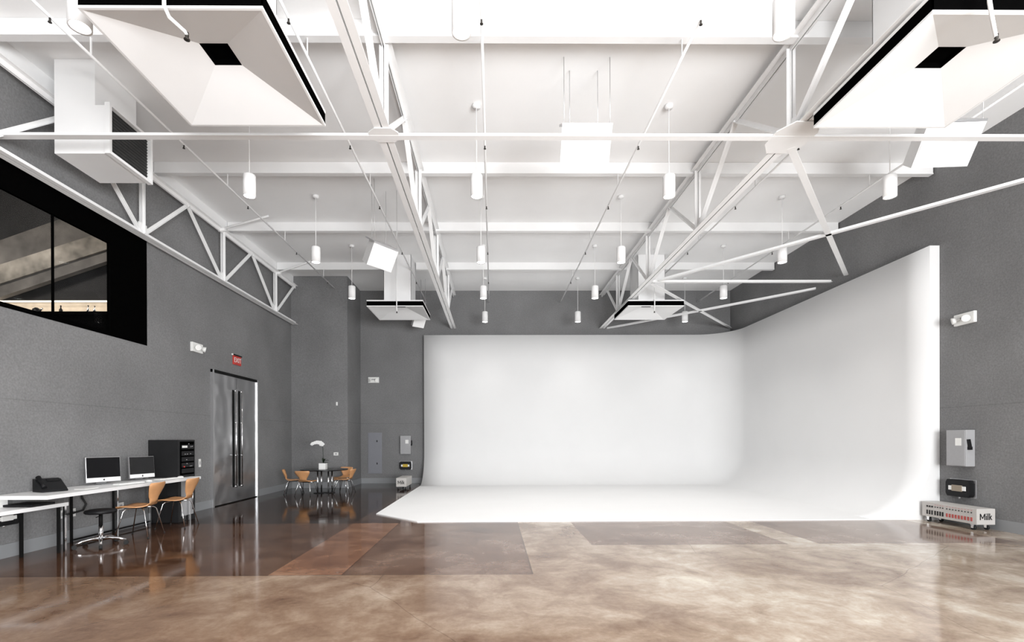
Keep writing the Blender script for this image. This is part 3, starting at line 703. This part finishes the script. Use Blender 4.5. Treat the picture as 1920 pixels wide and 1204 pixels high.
# ------------------------------------------------------------------ desks
dk = thing('long_desk', 'long white worktop desk standing along the left wall', 'desk', (-5.48, 5.66, 0))
m_ = MB(); m_.prism([(-.32, 0), (.35, 0), (.35, 2.96), (.185, 2.96), (.185, 2.58), (-.32, 2.58)], .715, .76); m_.build('desktop', M['desk'], dk)
for (x, y, mm) in ((-.25, 1.02, 'black'), (-.22, 1.72, 'black'), (-.19, 1.75, 'chrome'), (-.12, 2.36, 'chrome'), (.22, 2.85, 'chrome')):
    MB().box(x - .012, x + .012, y - .012, y + .012, 0, .715).build('leg', M[mm], dk)
MB().box(-.30, -.22, .03, .12, .62, .715).build('bracket', M['white_plastic'], dk)
m_ = MB(); m_.bar((-.2, 1.0, .05), (-.2, 2.5, .05), .02, .02); m_.build('foot_rail', M['black'], dk)
ld_ = thing('low_desk', 'lower white desk tucked under the near end of the long desk', 'desk', (-5.56, 5.0, 0))
m_ = MB(); m_.box(-.24, .21, -2.2, 1.2, .575, .62, bevel=.003); m_.build('desktop', M['desk'], ld_)
for (x, y, mm) in ((.17, 1.10, 'black'), (.19, 1.16, 'chrome'), (-.08, .88, 'black'), (.17, -2.1, 'black'), (-.2, -2.1, 'black')):
    MB().box(x - .014, x + .014, y - .014, y + .014, 0, .575).build('leg', M[mm], ld_)
kt = MB(); kt.box(-5.70, -5.36, 5.72, 6.02, .622, .648, bevel=.004); tag(kt.build('laptop', M['black_plastic']), 'closed black laptop lying on the lower desk under the worktop', 'laptop')
cb = MB(); cb.tube([(-5.70, 6.80, .71), (-5.72, 6.84, .60), (-5.73, 6.92, .50), (-5.74, 6.88, .42), (-5.76, 6.74, .40), (-5.79, 6.64, .39)], .013, 8); tag(cb.build('power_cable', M['rubber']), 'thick black power cable drooping from the desk to the wall outlet', 'cable')

def imac(loc, rz, label, s):
    q = thing('desktop_computer', label, 'computer', loc, rz, 'all-in-one computers on the desk')      # screen faces +x
    R_ = Matrix.Translation((0, 0, .045*s)) @ Matrix.Rotation(math.radians(-4), 4, 'Y')
    m_ = MB(); m_.box(-.018, .012, -.27*s, .27*s, 0, .45*s, R_, bevel=.006); m_.build('housing', M['alu'], q)
    m_ = MB(); m_.box(.0125, .0145, -.262*s, .262*s, .085*s, .442*s, R_); m_.build('screen', M['screen'], q)
    m_ = MB(); m_.box(.0125, .0135, -.262*s, .262*s, .008, .08*s, R_); m_.build('chin', M['desk'], q)
    m_ = MB()
    T_ = R_ @ Matrix.Translation((.0137, 0, .042*s)) @ Matrix.Rotation(PI/2, 4, 'Y') @ Matrix.Rotation(PI/2, 4, 'Z')
    ap = [(.012*math.cos(t)*(1 - .12*(abs(math.cos(t)) > .9 and math.cos(t) > 0)), .012*math.sin(t)*(1 - .16*math.exp(-((t - PI/2)*3)**2))) for t in [2*PI*k/20 for k in range(20)]]
    m_.prism(ap, 0, .001, T_); m_.prism([(0, .012), (.006, .015), (.005, .021), (.0, .018)], 0, .001, T_); m_.build('logo', M['black_plastic'], q)
    m_ = MB(); m_.bar((-.03, 0, .20*s), (-.07, 0, .01), .16*s, .008, up=(1, 0, 0)); m_.box(-.10, .10, -.09*s, .09*s, 0, .008); m_.build('stand', M['alu'], q)
    return q
imac((-5.60, 7.07, .761), math.radians(-26), 'silver all-in-one computer left on the long desk, near the phone', .80)
imac((-5.60, 7.84, .761), math.radians(-17), 'silver all-in-one computer right on the desk, beside the black rack', .76)
def keyboard(loc, rz, label):
    q = thing('keyboard', label, 'keyboard', loc, rz, 'white keyboards')
    MB().box(-.06, .06, -.21, .21, 0, .012, bevel=.003).build('base', M['white_plastic'], q)
    k = MB()
    for i in range(5):
        for j in range(14): k.box(-.052 + i*.021, -.035 + i*.021, -.20 + j*.0287, -.176 + j*.0287, .012, .016)
    k.build('keys', M['ceramic'], q)
def mouse(loc, label):
    q = MB(); q.lathe([(0, 0), (.034, 0), (.036, .008), (.028, .022), (.012, .028), (0, .029)], 18); o = q.build('mouse', M['white_plastic'], None, loc); o.scale = (1.5, .9, 1); tag(o, label, 'mouse', 'white computer mice')
keyboard((-5.32, 7.18, .761), math.radians(-8), 'white keyboard in front of the left computer')
keyboard((-5.30, 8.00, .761), math.radians(-8), 'white keyboard in front of the right computer')
mouse((-5.27, 7.52, .761), 'white mouse between the two keyboards')
mouse((-5.27, 8.28, .761), 'white mouse beside the rack, right of the right keyboard')
q = thing('desk_phone', 'black desk telephone at the near end of the long desk', 'telephone', (-5.55, 6.16, .761), math.radians(-25))
m_ = MB(); m_.prism([(-.10, 0), (.13, 0), (.13, .02), (-.04, .15), (-.10, .16)], -.13, .13, Matrix(((1, 0, 0, 0), (0, 0, -1, 0), (0, 1, 0, 0), (0, 0, 0, 1)))); m_.build('phone_body', M['black_plastic'], q)
m_ = MB(); m_.tube([(.10, -.095, .055), (.06, -.095, .09), (-.05, -.095, .18)], .022, 10, [.028, .018, .028]); m_.build('handset', M['black_plastic'], q)
m_ = MB(); m_.bar((.0, .04, .127), (-.04, .04, .157), .13, .004, up=(1, 0, 1)); m_.build('display', M['screen'], q)
nt_ = MB(); nt_.box(-5.42, -5.28, 6.36, 6.58, .761, .767); tag(nt_.build('note_pad', M['white_plastic']), 'small white paper pad on the desk right of the telephone', 'note pad')

# rack cabinet
q = thing('equipment_rack', 'tall charcoal equipment rack at the far end of the desk', 'equipment rack', (-5.545, 8.50, 0))
m_ = MB(); m_.box(-.26, .245, -.23, .23, .0, 1.40, bevel=.006); m_.build('cabinet', M['rack'], q)
m_ = MB(); m_.box(.246, .256, -.185, .185, .80, 1.37); m_.build('rack_front', M['void'], q)
g_ = MB()
for z in (.83, .93, 1.03, 1.13, 1.24): g_.box(.256, .264, -.165, .165, z, z + .075)
g_.build('rack_unit', M['black_plastic'], q)
MB().box(.265, .268, -.16, -.02, 1.265, 1.30).build('white_label', M['white_plastic'], q)
m_ = MB()
for (y, z) in ((.02, 1.33), (.08, 1.28), (.12, 1.285), (-.08, 1.155), (-.02, 1.155), (.07, 1.16), (-.04, 1.06), (-.03, .99), (.06, .945), (.10, .945)): m_.box(.264, .271, y - .008, y + .008, z - .006, z + .006)
m_.build('switch_knob', M['alu'], q)
MB().box(.264, .270, -.12, -.09, .93, .95).build('red_light', M['red'], q)
m_ = MB(); m_.box(.246, .252, -.16, .17, .10, .70); m_.build('lower_door', M['box'], q)
m_ = MB(); m_.tube([(.27, .12, .18), (.27, .12, .6)], .01, 8); m_.build('door_pull', M['chrome'], q)

# ------------------------------------------------------------------ chairs
def chair(loc, rz, label, sw=1.0, sh=1.0, group='beech plywood chairs with chrome legs'):
    # faces +y in its own space
    q = thing('plywood_chair', label, 'chair', loc, rz, group)
    prof_ = [(.225, .425, .36), (.21, .44, .40), (.14, .448, .43), (.05, .44, .43), (-.05, .432, .41), (-.12, .437, .36), (-.165, .455, .27), (-.19, .49, .20), (-.205, .53, .20), (-.22, .58, .25), (-.24, .64, .33), (-.26, .70, .40), (-.272, .745, .43), (-.28, .775, .41), (-.283, .785, .36)]
    def shell(lst, nm):
        m_ = MB(); bm = m_.bm; n = 9; th = .012
        rows = []
        for side in (0, 1):
            R2 = []
            for i, (y, z, w) in enumerate(lst):
                j0, j1 = max(i-1, 0), min(i+1, len(lst)-1)
                t = Vector((0, lst[j1][0] - lst[j0][0], lst[j1][1] - lst[j0][1])).normalized(); nn = Vector((0, -t.z, t.y))
                if nn.z < 0 and abs(t.y) > abs(t.z): nn = -nn
                row = []
                for k in range(n):
                    u = 2*k/(n-1) - 1
                    back = min(max((z - .46)/.1, 0), 1)
                    p_ = Vector((u*w/2*sw, y + back*.045*u*u, z*sh + (1-back)*.008*u*u)) + nn * (th * side)
                    row.append(bm.verts.new(p_))
                R2.append(row)
            rows.append(R2)
        for R2 in rows:
            for A, B in zip(R2, R2[1:]):
                for k in range(n-1):
                    fc = bm.faces.new((A[k], A[k+1], B[k+1], B[k])); fc.smooth = True
        A, B = rows
        for i in range(len(lst)-1):
            for k in (0, n-1): bm.faces.new((A[i][k], A[i+1][k], B[i+1][k], B[i][k]))
        for i in (0, len(lst)-1):
            for k in range(n-1): bm.faces.new((A[i][k], A[i][k+1], B[i][k+1], B[i][k]))
        return m_.build(nm, M['ply'], q)
    shell(prof_[:8], 'seat'); shell(prof_[7:], 'backrest')
    zs = .425*sh
    for sx in (-1, 1):
        for sy in (-1, 1):
            MB().tube([(sx*.05*sw, sy*.03, zs), (sx*.14*sw, sy*.11, zs - .012), (sx*.165*sw, sy*.135, zs - .04), (sx*.225*sw, sy*.215, .012)], .0075, 8).build('leg', M['chrome'], q)
            MB().lathe([(0, 0), (.012, 0), (.012, .02), (0, .02)], 10, (sx*.226*sw, sy*.216, 0)).build('foot_cap', M['rubber'], q)
    MB().lathe([(0, zs - .012), (.08, zs - .012), (.08, zs + .004), (0, zs + .004)], 18).build('hub_plate', M['black_plastic'], q)
    return q
chair((-5.125, 7.13, 0), math.radians(99), 'beech plywood chair at the desk beside the black stool')
chair((-5.08, 7.90, 0), math.radians(97), 'beech plywood chair at the desk in front of the black rack')

# stool
q = thing('swivel_stool', 'black round swivel stool with chrome star base by the desk', 'stool', (-5.19, 6.50, 0))
MB().lathe([(0, .435), (.165, .435), (.178, .45), (.172, .475), (.13, .485), (0, .487)], 36).build('seat', M['black_plastic'], q)
MB().tube([(0, 0, .26), (0, 0, .435)], .022, 14).build('upper_column', M['black'], q)
MB().tube([(0, 0, .07), (0, 0, .27)], .027, 14).build('column', M['chrome'], q)
MB().tube([(0, 0, .415), (.05, -.09, .405), (.06, -.15, .40)], .006, 8).build('lever', M['black'], q)
for k in range(5):
    a = 2*PI*k/5 + .35
    lg = MB(); c_, s_ = math.cos(a), math.sin(a)
    lg.tube([(0, 0, .095), (.1*c_, .1*s_, .105), (.2*c_, .2*s_, .088), (.28*c_, .28*s_, .062)], .016, 10, [.026, .022, .017, .014]); L_ = lg.build('base_leg', M['chrome'], q)
    cs = MB(); cs.tube([(.28*c_ - .018*s_, .28*s_ + .018*c_, .028), (.28*c_ + .018*s_, .28*s_ - .018*c_, .028)], .028, 16); cs.tube([(.28*c_, .28*s_, .03), (.28*c_, .28*s_, .06)], .008, 8); cs.build('caster', M['rubber'], L_)

# round table group by the far wall (low table, small chairs)
q = thing('round_table', 'low round black table in the far corner with an orchid on it', 'table', (-4.42, 12.85, 0))
MB().lathe([(0, .595), (.59, .595), (.60, .605), (.60, .618), (.59, .622), (0, .622)], 48).build('tabletop', M['black_gloss'], q)
for (x, y) in ((-.16, -.05), (.12, -.05), (-.12, .12), (.16, .12)): MB().tube([(x, y, .01), (x, y, .595)], .018, 14).build('leg', M['chrome'], q)
MB().lathe([(0, .0), (.27, 0), (.27, .012), (0, .014)], 32).build('base_plate', M['black_gloss'], q)
G = 'small plywood chairs around the round table'
chair((-5.14, 12.66, 0), math.radians(-75), 'leftmost plywood chair at the low round table', .85, .80, G)
chair((-4.66, 12.24, 0), math.radians(-4), 'plywood chair with its back to the camera at the round table', .88, .80, G)
chair((-4.12, 13.45, 0), math.radians(172), 'plywood chair behind the round table, partly hidden by its top', .85, .80, G)
chair((-3.88, 12.80, 0), math.radians(82), 'rightmost plywood chair at the low round table', .85, .80, G)
q = thing('potted_orchid', 'white orchid in a square white pot on the round table', 'plant', (-4.42, 12.75, .623))
MB().box(-.085, .085, -.085, .085, 0, .16, bevel=.006).build('pot', M['ceramic'], q)
m_ = MB(); m_.box(-.078, .078, -.078, .078, .1605, .165); m_.build('soil', M['black'], q)
for (dx, dy, h, ln) in ((.14, .03, .07, .3), (-.02, .05, .12, .3), (.09, -.06, .10, .3), (.13, .02, .01, .3)):
    m_ = MB(); n = 7; L2 = []; Rr = []
    dn = Vector((-dy, dx, 0)).normalized()
    for k in range(n):
        t = k/(n-1); c0 = Vector((dx*t, dy*t, .165 + h*math.sin(t*PI*.62))); wv = .028*math.sin(PI*min(t*.9 + .08, 1)) + .002
        L2.append(m_.bm.verts.new(c0 + dn*wv + Vector((0, 0, .006)))); Rr.append((m_.bm.verts.new(c0 - dn*wv + Vector((0, 0, .006))), m_.bm.verts.new(c0 - Vector((0, 0, .004)))))
    for k in range(n-1):
        m_.bm.faces.new((L2[k], L2[k+1], Rr[k+1][0], Rr[k][0])); m_.bm.faces.new((L2[k], Rr[k][1], Rr[k+1][1], L2[k+1])); m_.bm.faces.new((Rr[k][0], Rr[k+1][0], Rr[k+1][1], Rr[k][1]))
    m_.build('leaf', M['leaf'], q)
MB().tube([(0, 0, .16), (.005, 0, .35), (-.005, 0, .56), (-.03, 0, .66), (-.09, 0, .71), (-.18, 0, .71), (-.27, 0, .67)], .008, 8).build('stem', M['leaf'], q)
for i, (x, z) in enumerate(((-.02, .655), (-.06, .69), (-.10, .70), (-.145, .70), (-.19, .69), (-.235, .675), (-.27, .655))):
    m_ = MB(); rr = .052 - .003*i
    for k in range(5):
        a = 2*PI*k/5 + i; c0 = Vector((x + rr*.7*math.cos(a), -.012, z + rr*.7*math.sin(a)*.75)); c0.y -= .02 + .0017*k + .009*(i % 3)
        pts = [(c0.x + rr*.75*math.cos(t), c0.z + rr*.6*math.sin(t)) for t in [2*PI*j/8 for j in range(8)]]
        a_ = [m_.bm.verts.new((u, c0.y - .001, v)) for u, v in pts]; b2 = [m_.bm.verts.new((u, c0.y, v)) for u, v in pts]
        m_.bm.faces.new(a_); m_.bm.faces.new(b2[::-1])
        for j in range(8): m_.bm.faces.new((a_[j], a_[(j+1) % 8], b2[(j+1) % 8], b2[j]))
    m_.build('flower', M['petal'], q)
